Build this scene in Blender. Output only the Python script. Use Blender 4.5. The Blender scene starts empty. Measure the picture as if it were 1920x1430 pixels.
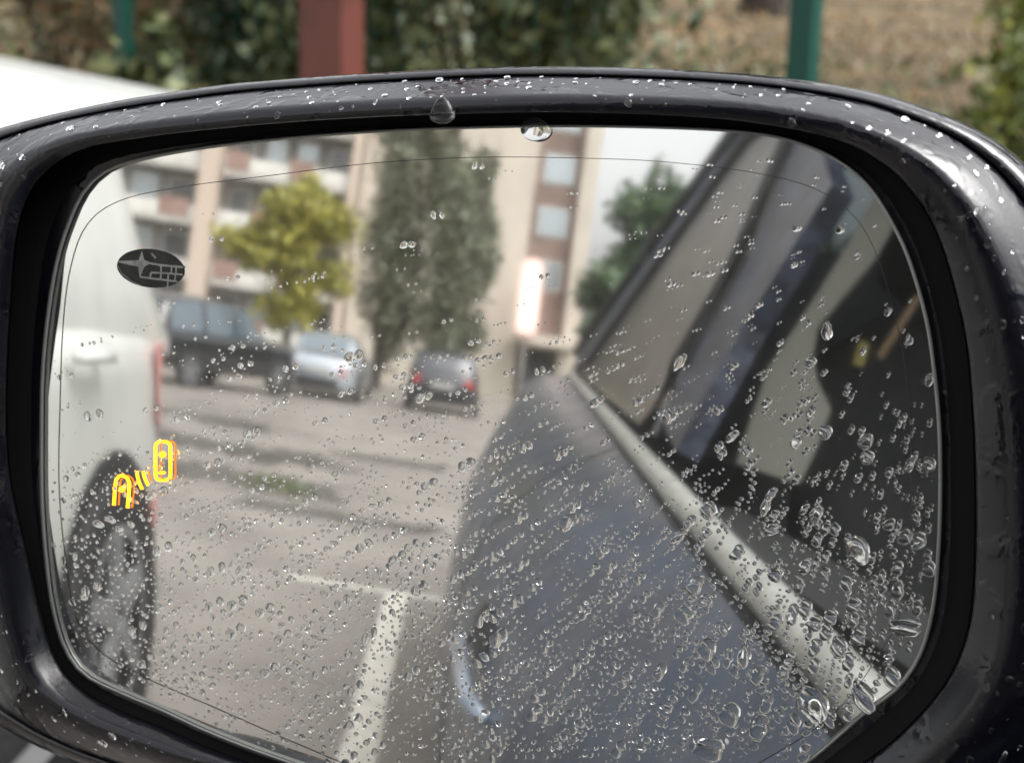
import bpy, bmesh, math, random
import numpy as np
from mathutils import Vector, Matrix
rnd = random.Random(7)
C = bpy.context.scene
COL = C.collection
V3 = lambda *a: np.array(a, float)
unit = lambda v: v / np.linalg.norm(v)

# ------------------------------------------------------------------ camera
FPX, DIST = 3000.0, 0.33
MP = V3(-1.05, 0, 1.03)                     # middle of the mirror glass
def cam_axes(yaw, pitch, roll):
    cy, sy = math.cos(yaw), math.sin(yaw)
    f = V3(-sy*math.cos(pitch), cy*math.cos(pitch), -math.sin(pitch))
    r = unit(np.cross(f, V3(0, 0, 1))); u = np.cross(r, f)
    c, s = math.cos(roll), math.sin(roll)
    return f, r*c + u*s, u*c - r*s
CF, CR, CU = cam_axes(math.radians(42), math.radians(17), math.radians(1.2))
def vray(x, y): return unit(CF*FPX + CR*(x-960) - CU*(y-715))
CP = MP - vray(920, 800)*DIST
cd = bpy.data.cameras.new('camera'); cam = bpy.data.objects.new('camera', cd); COL.objects.link(cam)
cam.matrix_world = Matrix(((CR[0], CU[0], -CF[0], CP[0]), (CR[1], CU[1], -CF[1], CP[1]), (CR[2], CU[2], -CF[2], CP[2]), (0, 0, 0, 1)))
cd.sensor_width = 36; cd.lens = FPX/1920*36; cd.clip_start = .01; cd.clip_end = 2000
cd.dof.use_dof = True; cd.dof.focus_distance = DIST*float(vray(920, 800) @ CF)+.004; cd.dof.aperture_fstop = 22
C.camera = cam

# ------------------------------------------------------------------ sky, sun, exposure
EL, AZ = math.radians(56), math.radians(48)
w = bpy.data.worlds.new('World'); C.world = w; w.use_nodes = True
nt = w.node_tree; nt.nodes.clear()
sky = nt.nodes.new('ShaderNodeTexSky'); sky.sky_type = 'NISHITA'; sky.sun_disc = False
sky.sun_elevation = EL; sky.sun_rotation = AZ; sky.dust_density = 6; sky.air_density = 1.0; sky.ozone_density = 1
hs = nt.nodes.new('ShaderNodeHueSaturation'); hs.inputs['Saturation'].default_value = .10
bg = nt.nodes.new('ShaderNodeBackground'); bg.inputs['Strength'].default_value = .13
wo = nt.nodes.new('ShaderNodeOutputWorld')
tcw = nt.nodes.new('ShaderNodeTexCoord'); sx = nt.nodes.new('ShaderNodeSeparateXYZ'); mz = nt.nodes.new('ShaderNodeMapRange'); mz.inputs[3].default_value = 1.6; mz.inputs[4].default_value = 1.75
vm = nt.nodes.new('ShaderNodeVectorMath'); vm.operation = 'SCALE'         # overcast: the zenith is the brightest part of the cloud
nt.links.new(tcw.outputs['Generated'], sx.inputs[0]); nt.links.new(sx.outputs[2], mz.inputs[0])
nt.links.new(sky.outputs[0], hs.inputs['Color']); nt.links.new(hs.outputs[0], vm.inputs[0]); nt.links.new(mz.outputs[0], vm.inputs['Scale']); nt.links.new(vm.outputs[0], bg.inputs[0]); nt.links.new(bg.outputs[0], wo.inputs[0])
sl = bpy.data.lights.new('sun', 'SUN'); sl.energy = .45; sl.angle = math.radians(40); sl.color = (1, .97, .93)
so = bpy.data.objects.new('sun', sl); COL.objects.link(so)
sd = Vector((math.cos(EL)*math.sin(AZ), math.cos(EL)*math.cos(AZ), math.sin(EL)))
so.rotation_euler = sd.to_track_quat('Z', 'Y').to_euler()
vs = C.view_settings; vs.view_transform = 'Standard'; vs.look = 'None'; vs.exposure = 0.76; vs.gamma = 1; vs.use_curve_mapping = False
C.render.engine = 'CYCLES'
cy = C.cycles; cy.max_bounces = 12; cy.transmission_bounces = 10; cy.glossy_bounces = 8; cy.transparent_max_bounces = 12; cy.caustics_reflective = False; cy.caustics_refractive = False

# ------------------------------------------------------------------ materials
def mat(name, col, rough=.6, metal=0, spec=.5, noise=None, bump=None, coat=0, emis=None, trans=0, ior=1.45, rnoise=None, alpha=None):
    m = bpy.data.materials.new(name); m.use_nodes = True
    t = m.node_tree; b = t.nodes['Principled BSDF']; L = t.links.new
    b.inputs['Base Color'].default_value = (*col, 1); b.inputs['Roughness'].default_value = rough
    b.inputs['Metallic'].default_value = metal; b.inputs['Specular IOR Level'].default_value = spec
    b.inputs['Coat Weight'].default_value = coat; b.inputs['Coat Roughness'].default_value = .03
    b.inputs['Transmission Weight'].default_value = trans; b.inputs['IOR'].default_value = ior
    tc = None
    if noise or bump or rnoise:
        tc = t.nodes.new('ShaderNodeTexCoord')
    def nz(scale, detail=6, r=.6):
        n = t.nodes.new('ShaderNodeTexNoise'); n.inputs['Scale'].default_value = scale
        n.inputs['Detail'].default_value = detail; n.inputs['Roughness'].default_value = r
        L(tc.outputs['Object'], n.inputs['Vector']); return n
    if noise:                                   # (scale, second colour, lo, hi)
        n = nz(noise[0]); rp = t.nodes.new('ShaderNodeValToRGB')
        rp.color_ramp.elements[0].position = noise[2]; rp.color_ramp.elements[1].position = noise[3]
        rp.color_ramp.elements[0].color = (*col, 1); rp.color_ramp.elements[1].color = (*noise[1], 1)
        L(n.outputs[0], rp.inputs[0]); L(rp.outputs[0], b.inputs['Base Color'])
        if len(noise) > 4:
            n2 = nz(noise[4]*1.0, 8, .7); mx = t.nodes.new('ShaderNodeMix'); mx.data_type = 'RGBA'; mx.blend_type = 'MULTIPLY'
            rp2 = t.nodes.new('ShaderNodeValToRGB'); rp2.color_ramp.elements[0].color = (.45, .45, .45, 1); rp2.color_ramp.elements[1].color = (1.25, 1.25, 1.25, 1)
            L(n2.outputs[0], rp2.inputs[0]); mx.inputs[0].default_value = 1; L(rp.outputs[0], mx.inputs[6]); L(rp2.outputs[0], mx.inputs[7]); L(mx.outputs[2], b.inputs['Base Color'])
    if rnoise:                                  # (scale, rough lo, rough hi)
        n = nz(rnoise[0]); mr = t.nodes.new('ShaderNodeMapRange'); mr.inputs[1].default_value = .4; mr.inputs[2].default_value = .6
        mr.inputs[3].default_value = rnoise[1]; mr.inputs[4].default_value = rnoise[2]
        L(n.outputs[0], mr.inputs[0]); L(mr.outputs[0], b.inputs['Roughness'])
    if bump:                                    # (scale, distance)
        n = nz(bump[0]); bp = t.nodes.new('ShaderNodeBump'); bp.inputs['Strength'].default_value = bump[2] if len(bump) > 2 else 1
        bp.inputs['Distance'].default_value = bump[1]; L(n.outputs[0], bp.inputs['Height']); L(bp.outputs[0], b.inputs['Normal'])
        if coat: L(bp.outputs[0], b.inputs['Coat Normal'])
    if emis: b.inputs['Emission Color'].default_value = (*emis[0], 1); b.inputs['Emission Strength'].default_value = emis[1]
    return m
def wetfilm(name, col, rough, d=.00022, spec=.45):
    """black trim with a broken film of rain water: irregular raised patches"""
    m = bpy.data.materials.new(name); m.use_nodes = True; t = m.node_tree; b = t.nodes['Principled BSDF']; L = t.links.new
    b.inputs['Base Color'].default_value = (*col, 1); b.inputs['Coat Weight'].default_value = 0; b.inputs['Specular IOR Level'].default_value = spec; b.inputs['Coat Roughness'].default_value = .02
    tc = t.nodes.new('ShaderNodeTexCoord')
    n = t.nodes.new('ShaderNodeTexNoise'); n.inputs['Scale'].default_value = 150; n.inputs['Detail'].default_value = 2; n.inputs['Distortion'].default_value = .3
    L(tc.outputs['Object'], n.inputs['Vector'])
    mr = t.nodes.new('ShaderNodeMapRange'); mr.interpolation_type = 'SMOOTHSTEP'; mr.inputs[1].default_value = .48; mr.inputs[2].default_value = .66
    L(n.outputs[0], mr.inputs[0])
    n2 = t.nodes.new('ShaderNodeTexNoise'); n2.inputs['Scale'].default_value = 900; n2.inputs['Detail'].default_value = 2
    L(tc.outputs['Object'], n2.inputs['Vector'])
    b1 = t.nodes.new('ShaderNodeBump'); b1.inputs['Distance'].default_value = d; b1.inputs['Strength'].default_value = .45; L(mr.outputs[0], b1.inputs['Height'])
    b2 = t.nodes.new('ShaderNodeBump'); b2.inputs['Distance'].default_value = .00006; b2.inputs['Strength'].default_value = .5
    L(n2.outputs[0], b2.inputs['Height']); L(b1.outputs[0], b2.inputs['Normal'])
    L(b2.outputs[0], b.inputs['Normal']); L(b1.outputs[0], b.inputs['Coat Normal'])
    r2 = t.nodes.new('ShaderNodeMapRange'); r2.inputs[3].default_value = rough; r2.inputs[4].default_value = rough*.3; L(mr.outputs[0], r2.inputs[0]); L(r2.outputs[0], b.inputs['Roughness'])
    return m
M = {}
def mirror_mat():
    # silvered glass under a thin, slightly milky film of rain
    m = bpy.data.materials.new('wet mirror silver'); m.use_nodes = True; t = m.node_tree; t.nodes.clear(); L = t.links.new
    o = t.nodes.new('ShaderNodeOutputMaterial'); a = t.nodes.new('ShaderNodeBsdfGlossy'); a.inputs['Color'].default_value = (.94, .94, .91, 1); a.inputs['Roughness'].default_value = .034
    b = t.nodes.new('ShaderNodeBsdfGlossy'); b.inputs['Color'].default_value = (.85, .85, .83, 1); b.inputs['Roughness'].default_value = .20
    d = t.nodes.new('ShaderNodeBsdfDiffuse'); d.inputs[0].default_value = (.62, .62, .60, 1)
    m1 = t.nodes.new('ShaderNodeMixShader'); m1.inputs[0].default_value = .06; L(a.outputs[0], m1.inputs[1]); L(b.outputs[0], m1.inputs[2])
    m2 = t.nodes.new('ShaderNodeMixShader'); m2.inputs[0].default_value = .026; L(m1.outputs[0], m2.inputs[1]); L(d.outputs[0], m2.inputs[2]); L(m2.outputs[0], o.inputs[0]); return m
M['mirror'] = mirror_mat()
M['water'] = mat('rain water', (1, 1, 1), .0, trans=1, ior=1.33)
M['trim'] = wetfilm('wet black trim', (.006, .006, .010), .22, spec=.6)
M['capm'] = wetfilm('wet black housing', (.008, .008, .012), .18, spec=.9)
M['rim'] = mat('glass edge', (.42, .43, .40), .25, .3)
M['gap'] = mat('mirror well black', (.004, .004, .004), .9)
M['line'] = mat('edge line', (.05, .055, .05), .5)
M['emb'] = mat('etched dark', (.016, .016, .015), .45, noise=(300, (.035, .035, .032), .4, .6))
M['embl'] = mat('etched light', (.26, .27, .26), .4, .4, noise=(500, (.40, .41, .40), .4, .6))
M['lamp'] = mat('amber lamp', (1, .6, .05), .5, emis=((1, .44, .006), 2.1))
M['lampghost'] = mat('amber lamp ghost image', (.2, .07, .01), .5, emis=((1, .22, .004), .9))  # ghost reflection of the icon, given its own faint glow
M['own'] = mat('dark blue metallic', (.095, .128, .195), .40, .85, coat=.3, bump=(60, .003, .25), noise=(3, (.065, .082, .118), .35, .68, 9), rnoise=(14, .3, .52))
M['ownblk'] = mat('gloss black pillar', (.014, .017, .030), .3, coat=.25, bump=(75, .006, .6), noise=(30, (.06, .07, .11), .42, .62))
M['molding'] = mat('satin belt molding', (.60, .60, .565), .34, .45, noise=(40, (.42, .42, .395), .4, .6), bump=(120, .001, .4))
M['seal'] = mat('black rubber', (.012, .012, .013), .6)
M['beige'] = mat('beige pillar trim', (.25, .235, .21), .6)
M['cloth'] = mat('dark seat cloth', (.022, .022, .024), .9, bump=(300, .002), noise=(20, (.035, .035, .036), .4, .6))
M['liner'] = mat('dark cabin liner', (.02, .02, .021), .9)
M['belt'] = mat('tan webbing', (.22, .15, .09), .8)
M['tag'] = mat('yellow tag', (.22, .18, .05), .7)
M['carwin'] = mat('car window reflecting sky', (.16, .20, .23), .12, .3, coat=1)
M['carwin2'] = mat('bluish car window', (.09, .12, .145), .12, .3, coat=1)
M['dglass'] = mat('tinted glass', (.02, .024, .026), .03, coat=1, spec=.9)
def clear(name, tint, refl):
    m = bpy.data.materials.new(name); m.use_nodes = True; t = m.node_tree; t.nodes.clear(); L = t.links.new
    o = t.nodes.new('ShaderNodeOutputMaterial'); a = t.nodes.new('ShaderNodeBsdfTransparent'); a.inputs[0].default_value = (*tint, 1)
    g_ = t.nodes.new('ShaderNodeBsdfGlossy'); g_.inputs['Roughness'].default_value = .02; mx = t.nodes.new('ShaderNodeMixShader')
    f = t.nodes.new('ShaderNodeFresnel'); f.inputs[0].default_value = 1.5; L(f.outputs[0], mx.inputs[0]); L(a.outputs[0], mx.inputs[1]); L(g_.outputs[0], mx.inputs[2]); L(mx.outputs[0], o.inputs[0]); return m
M['clear'] = clear('clear car glass', (.75, .80, .78), .1)
M['privacy'] = clear('dark tinted car glass', (.16, .19, .20), .1)
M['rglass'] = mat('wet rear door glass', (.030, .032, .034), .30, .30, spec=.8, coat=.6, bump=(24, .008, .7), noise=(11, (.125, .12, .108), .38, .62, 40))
M['white'] = mat('wet white paint', (.50, .51, .485), .3, coat=.4, noise=(6, (.45, .46, .435), .45, .6), bump=(150, .0006, .3))
M['tyre'] = mat('tyre rubber', (.015, .015, .016), .75, bump=(60, .004))
M['alloy'] = mat('alloy', (.34, .35, .36), .4, .6)
M['red'] = mat('red lamp', (.55, .02, .02), .25, coat=1, emis=((.9, .04, .03), .12))
M['pink'] = mat('clear red tail lamp', (.78, .30, .28), .2, coat=1)
M['clearlamp'] = mat('headlamp', (.6, .62, .64), .1, .3, coat=1)
M['plate'] = mat('number plate', (.42, .42, .40), .5)
M['bluecar'] = mat('silver blue paint', (.40, .44, .49), .3, .4, coat=1)
M['greycar'] = mat('dark grey paint', (.045, .048, .058), .3, .4, coat=1)
M['blackcar'] = mat('black paint', (.014, .015, .018), .25, .2, coat=1)
M['asphalt'] = mat('wet asphalt', (.205, .187, .172), .3, noise=(1.3, (.31, .283, .257), .35, .65, 90), bump=(160, .006), rnoise=(.6, .22, .55))
M['patch'] = mat('wet asphalt with painted dark reflection', (.050, .047, .040), .4, noise=(2, (.10, .092, .08), .35, .65, 70), bump=(160, .006), rnoise=(1, .15, .5))  # dark puddle reflection is set into this colour
M['lineW'] = mat('worn white road paint', (.62, .595, .535), .5, noise=(14, (.42, .40, .355), .45, .7), bump=(200, .002))
M['kerb'] = mat('wet concrete kerb', (.26, .25, .23), .6, noise=(6, (.18, .175, .16), .4, .6), bump=(60, .004))
M['soil'] = mat('park soil', (.12, .088, .045), .9, noise=(1.1, (.21, .145, .075), .42, .62, 30), bump=(25, .03))
M['grass'] = mat('grass', (.055, .08, .025), .85, noise=(1, (.10, .10, .035), .4, .6, 20))
M['redpost'] = mat('red painted steel', (.125, .034, .024), .5, noise=(9, (.09, .026, .019), .45, .6), bump=(50, .001))
M['greenpost'] = mat('green painted steel', (.008, .075, .056), .45)
M['bark'] = mat('wet bark', (.045, .034, .028), .9, noise=(12, (.085, .068, .055), .4, .65), bump=(30, .02))
M['cream'] = mat('cream render', (.54, .485, .42), .8, noise=(.5, (.48, .43, .375), .4, .6), bump=(30, .004))
M['brownb'] = mat('brown cladding', (.17, .115, .095), .7, noise=(.8, (.24, .17, .145), .4, .6))
M['paraw'] = mat('white concrete parapet', (.68, .665, .64), .7, noise=(.7, (.55, .535, .51), .4, .6))
M['parag'] = mat('reddish balcony panel', (.22, .13, .105), .7, noise=(.7, (.30, .20, .17), .4, .6))
M['pillar'] = mat('pale pink render', (.52, .43, .365), .8)
M['greyb'] = mat('grey render', (.23, .22, .21), .8, noise=(.6, (.15, .145, .14), .4, .6))
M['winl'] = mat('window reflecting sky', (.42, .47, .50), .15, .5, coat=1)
M['wind'] = mat('dark window', (.045, .05, .055), .08, coat=1, spec=.9)
M['frame'] = mat('window frame white', (.6, .6, .58), .5)
M['sign'] = mat('lit pink sign', (.8, .6, .55), .5, emis=((1, .5, .43), .2))
M['signlit'] = mat('lit white sign face', (.8, .75, .7), .5, emis=((1, .76, .66), .40))
M['bollard'] = mat('white bollard paint', (.7, .69, .66), .5)
M['shirt'] = M['liner']
def leafmat(name, c1, c2, c3):
    m = bpy.data.materials.new(name); m.use_nodes = True; t = m.node_tree; b = t.nodes['Principled BSDF']
    g = t.nodes.new('ShaderNodeNewGeometry'); rp = t.nodes.new('ShaderNodeValToRGB')
    rp.color_ramp.elements[0].color = (*c1, 1); rp.color_ramp.elements[1].color = (*c3, 1)
    e = rp.color_ramp.elements.new(.55); e.color = (*c2, 1)
    t.links.new(g.outputs['Random Per Island'], rp.inputs[0]); t.links.new(rp.outputs[0], b.inputs['Base Color'])
    b.inputs['Roughness'].default_value = .45; b.inputs['Subsurface Weight'].default_value = 0
    return m
M['lf_hedge'] = leafmat('hedge leaves', (.055, .080, .030), (.095, .125, .048), (.20, .21, .085))
M['lf_dark'] = leafmat('dark leaves', (.035, .060, .026), (.065, .095, .04), (.13, .15, .07))
M['lf_yel'] = leafmat('yellow green leaves', (.17, .18, .03), (.27, .255, .045), (.37, .33, .06))
M['lf_pop'] = leafmat('poplar leaves', (.10, .115, .075), (.155, .17, .11), (.23, .235, .165))
M['lf_tree'] = leafmat('tree leaves', (.045, .085, .04), (.075, .13, .06), (.12, .18, .08))
M['lf_twig'] = leafmat('twiggy autumn leaves', (.10, .085, .04), (.17, .13, .06), (.26, .14, .06))
M['lf_bright'] = leafmat('bright shrub leaves', (.10, .14, .02), (.17, .20, .035), (.27, .26, .05))
M['lf_fall'] = leafmat('fallen leaves', (.17, .11, .06), (.27, .18, .09), (.42, .27, .11))

# ------------------------------------------------------------------ helpers
def link(name, verts, faces, m, parent=None, smooth=False, label=None, cat=None, group=None, kind=None):
    me = bpy.data.meshes.new(name); me.from_pydata([tuple(map(float, v)) for v in verts], [], faces)
    if m: me.materials.append(M[m] if isinstance(m, str) else m)
    if smooth: me.polygons.foreach_set('use_smooth', [True]*len(me.polygons))
    o = bpy.data.objects.new(name, me); COL.objects.link(o)
    if parent: o.parent = parent
    return tag(o, label, cat, group, kind)
def tag(o, label=None, cat=None, group=None, kind=None):
    if label: o['label'] = label
    if cat: o['category'] = cat
    if group: o['group'] = group
    if kind: o['kind'] = kind
    return o
def empty(name, loc, label, cat, group=None, rz=0):
    o = bpy.data.objects.new(name, None); COL.objects.link(o); o.location = loc; o.rotation_euler = (0, 0, rz); o.empty_display_size = .1
    return tag(o, label, cat, group)
class MB:
    def __init__(s): s.v = []; s.f = []
    def add(s, v, f):
        k = len(s.v); s.v += [tuple(map(float, p)) for p in v]; s.f += [tuple(i+k for i in q) for q in f]; return s
    def box(s, x0, x1, y0, y1, z0, z1):
        v = [(x, y, z) for z in (z0, z1) for y in (y0, y1) for x in (x0, x1)]
        return s.add(v, [(0, 2, 3, 1), (4, 5, 7, 6), (0, 1, 5, 4), (2, 6, 7, 3), (0, 4, 6, 2), (1, 3, 7, 5)])
    def tube(s, pts, rad, n=8):
        pts = [V3(*p) for p in pts]; rad = [rad]*len(pts) if not hasattr(rad, '__len__') else rad; L = []
        for i, p in enumerate(pts):
            d = unit(pts[min(i+1, len(pts)-1)] - pts[max(i-1, 0)]); a = V3(0, 0, 1) if abs(d[2]) < .9 else V3(1, 0, 0)
            u = unit(np.cross(d, a)); w_ = np.cross(d, u)
            L.append([p + rad[i]*(u*math.cos(t)+w_*math.sin(t)) for t in np.linspace(0, 2*math.pi, n, endpoint=False)])
        return s.loft(L, True, True)
    def loft(s, L, closed=True, caps=False):
        n = len(L[0]); v = [p for l in L for p in l]; f = []
        for i in range(len(L)-1):
            for j in range(n if closed else n-1):
                k = (j+1) % n; f.append((i*n+j, i*n+k, (i+1)*n+k, (i+1)*n+j))
        if caps: f.append(tuple(range(n-1, -1, -1))); f.append(tuple((len(L)-1)*n+j for j in range(n)))
        return s.add(v, f)
    def prism(s, pts, off):
        n = len(pts); p = [V3(*q) for q in pts]; o = V3(*off)
        return s.add(p+[q+o for q in p], [tuple(range(n)), tuple(range(2*n-1, n-1, -1))]+[(i, i+n, (i+1) % n+n, (i+1) % n) for i in range(n)])
    def build(s, name, m, parent=None, smooth=False, **k): return link(name, s.v, s.f, m, parent, smooth, **k)
def leaves(name, blobs, n, size, m, parent=None, seed=1, **k):
    """foliage: n small leaf quads spread in clumps through ellipsoids (cx,cy,cz,rx,ry,rz)"""
    g = np.random.default_rng(seed); vol = np.array([b[3]*b[4]*b[5] for b in blobs]); cnt = np.maximum(1, (n*vol/vol.sum()).astype(int)); P = []
    for b, c in zip(blobs, cnt):
        nc = max(6, c//28); q = g.normal(size=(nc, 3)); q /= np.linalg.norm(q, axis=1)[:, None]; q *= (g.uniform(.12, 1.0, nc)**.45)[:, None]
        cc = q*np.array(b[3:6]) + np.array(b[:3]); own = g.integers(0, nc, c)
        spread = np.array(b[3:6])*min(.3, 1.6/nc**.4)
        P.append(cc[own] + g.normal(size=(c, 3))*spread*.75)
    P = np.vstack(P); N = len(P)
    a = g.normal(size=(N, 3)); a /= np.linalg.norm(a, axis=1)[:, None]; b2 = g.normal(size=(N, 3)); b2 -= (b2*a).sum(1)[:, None]*a; b2 /= np.linalg.norm(b2, axis=1)[:, None]
    s = (size*g.uniform(.6, 1.3, N))[:, None]
    v = np.stack([P-a*s, P+b2*s*.45, P+a*s, P-b2*s*.45], 1).reshape(-1, 3)
    me = bpy.data.meshes.new(name); me.vertices.add(4*N); me.vertices.foreach_set('co', v.ravel().astype(np.float32))
    me.loops.add(4*N); me.loops.foreach_set('vertex_index', np.arange(4*N, dtype=np.int32)); me.polygons.add(N)
    me.polygons.foreach_set('loop_start', np.arange(0, 4*N, 4, dtype=np.int32)); me.update(); me.validate()
    me.materials.append(M[m]); o = bpy.data.objects.new(name, me); COL.objects.link(o)
    if parent: o.parent = parent
    return tag(o, **k)
def gz(y): return -.03*max(0., -y-3)

# ------------------------------------------------------------------ ground, lot, kerb, lawn
def sheet(name, x0, x1, y0, y1, m, dz, kind='structure', nx=12, ny=40, jag=0):
    xs = np.linspace(x0, x1, nx); ys = np.linspace(y0, y1, ny); v = []
    for y in ys:
        for i, x in enumerate(xs):
            jx = jag*rnd.uniform(-1, 1) if i in (0, nx-1) else 0
            jy = jag*rnd.uniform(-1, 1) if (y in (ys[0], ys[-1])) else 0
            v.append((x+jx, y+jy, gz(y+jy)+dz))
    f = [(j*nx+i, j*nx+i+1, (j+1)*nx+i+1, (j+1)*nx+i) for j in range(ny-1) for i in range(nx-1)]
    return link(name, v, f, m, kind=kind)
yy = [600, 1.62, -3, -70, -600]
link('ground', [(x, y, (gz(max(y, -70))-.06)) for y in yy for x in (-600, 600)], [(2*i, 2*i+1, 2*i+3, 2*i+2) for i in range(4)], 'grass', kind='structure')
sheet('parking_lot', -26, 26, -57, 1.45, 'asphalt', 0, ny=60)
# uneven lawn / park floor beyond the kerb
g = np.random.default_rng(3); v = []; nx, ny = 90, 60
for j in range(ny):
    for i in range(nx):
        x = -30+i*60/(nx-1); y = 1.6+(j/(ny-1))**1.6*38
        v.append((x, y, .05+.03*math.sin(x*1.7+y)+.03*math.sin(y*2.3-x*.6)+g.uniform(-.015, .015)+(.0 if j else -.03)))
link('park_floor', v, [(j*nx+i, j*nx+i+1, (j+1)*nx+i+1, (j+1)*nx+i) for j in range(ny-1) for i in range(nx-1)], 'soil', smooth=True, kind='structure')
kb = empty('kerb', (0, 1.53, 0), 'wet concrete kerb between the parking bays and the planted strip', 'kerb')
for i in range(20):
    MB().box(-9.98+i, -9.02+i, -.07, .07, -.05, .115).build('kerbstone', 'kerb', kb)
# wet bands behind the cars, the puddles' dark reflections painted into their colour
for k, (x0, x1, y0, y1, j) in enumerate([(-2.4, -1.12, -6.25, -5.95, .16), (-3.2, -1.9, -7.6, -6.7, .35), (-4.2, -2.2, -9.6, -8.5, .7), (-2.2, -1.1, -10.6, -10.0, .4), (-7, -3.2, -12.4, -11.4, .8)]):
    sheet('painted_puddle_band', x0, x1, y0, y1, 'patch', .004+.0006*k, nx=26, ny=6, jag=j*.5)
# painted bay lines
def road_line(x0, x1, y0, y1): return sheet('bay_line', x0, x1, y0, y1, 'lineW', .008, nx=3, ny=30, jag=.004)
road_line(-1.31, -1.215, 1.2, -4.12)
road_line(-1.75, -1.05, -4.19, -4.12)
for x in (1.3, 3.9, -3.95, -6.6): road_line(x-.05, x+.05, 1.2, -4.1)
for i in range(7): sheet('bay_line', -9+i*2.6, -8.9+i*2.6, -22.2, -27.5, 'lineW', .008, nx=2, ny=6)
leaves('leaf_litter', [(-2.3, -7.1, gz(-7.1)+.02, .34, .34, .012)], 260, .022, 'lf_hedge', seed=5, label='damp patch of yellow leaves lying on the asphalt behind the cars', cat='fallen leaves', kind='stuff')

# ------------------------------------------------------------------ the strip in front of the cars
def shrub(x, y, r, h, m, n, label, seed, size=.035, group='shrubs behind the green fence', z0=.1):
    t = empty('shrub', (x, y, .05), label, 'shrub', group)
    gg = random.Random(seed); blobs = []
    for k in range(7):
        a = gg.uniform(0, 6.28); rr = gg.uniform(0, .55)*r
        blobs.append((math.cos(a)*rr, math.sin(a)*rr*.7, z0+gg.uniform(.2, .85)*h, r*gg.uniform(.35, .6), r*gg.uniform(.3, .5), h*gg.uniform(.18, .32)))
    leaves('foliage', blobs, n, size, m, t, seed)
    mb = MB()
    for k in range(9):
        a = gg.uniform(0, 6.28); q = gg.uniform(.2, .8)*r
        mb.tube([(0, 0, -.05), (math.cos(a)*q*.4, math.sin(a)*q*.4, h*.4), (math.cos(a)*q, math.sin(a)*q, h*.85)], [.014, .009, .003], 5)
    mb.build('stem', 'bark', t, True)
    return t
S = [(-4.80, 4.35, .55, 1.35, 'lf_dark', 7000, 'dense dark green shrub just left of the leaf-strewn clearing'),
     (-4.25, 3.45, .60, 1.45, 'lf_hedge', 7000, 'mid green shrub right behind the red post'),
     (-5.05, 3.50, .62, 1.30, 'lf_hedge', 7500, 'green shrub with paler shoots left of the red post'),
     (-5.75, 3.75, .60, 1.25, 'lf_dark', 7000, 'dark green shrub above the white bonnet tip'),
     (-6.6, 3.9, .7, 1.3, 'lf_twig', 3500, 'thin brownish twiggy shrub above the white bonnet'),
     (-7.7, 4.1, .8, 1.3, 'lf_twig', 4200, 'brown and olive twiggy shrub at the top left corner')]
for i, a in enumerate(S): shrub(*a[:6], a[6], 20+i)
shrub(-2.36, 3.25, .34, .80, 'lf_bright', 2400, 'yellow green shrub on the right beyond the mirror corner', 41, .028)
shrub(-3.35, 5.5, .5, .9, 'lf_bright', 2200, 'loose yellow green shrub further back right of the green post', 42, .03)
shrub(-4.62, 2.5, .24, .62, 'lf_hedge', 1500, 'small light green sprig low in front of the hedge', 43, .04)
leaves('fallen_leaves', [(-6, 7, .10, 9, 5.2, .02), (-3.5, 5.2, .10, 2.2, 2.2, .03), (-4, 14, .1, 12, 5, .02)], 11000, .032, 'lf_fall', seed=9, label='brown and orange leaves carpeting the ground behind the fence', cat='fallen leaves', kind='stuff')
leaves('ground_cover', [(-6, 6, .12, 8, 4, .05), (-2.2, 3.4, .10, 1.2, 1.0, .04)], 9000, .04, 'lf_hedge', seed=10, label='low green weeds among the fallen leaves', cat='weeds', kind='stuff')
# green mesh fence
fn = empty('wire_fence', (-2.75, 2.82, 0), 'green welded wire fence running in front of the shrubs', 'fence')
for i in range(-3, 4):
    if i in (0,): pass
    x = -2.55*i*-1
    MB().box(x-.03, x+.03, -.02, .02, -.05, 1.75).build('post', 'greenpost', fn)
mb = MB()
for k in range(30): mb.box(-7.6, 7.6, .022, .0232, .1+k*.055, .1012+k*.055)
for k in range(150):
    mb.box(-7.6+k*.1, -7.5988+k*.1, .0235, .0247, .08, 1.72)
mb.build('wire_mesh', 'greenpost', fn, kind='stuff')
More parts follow.
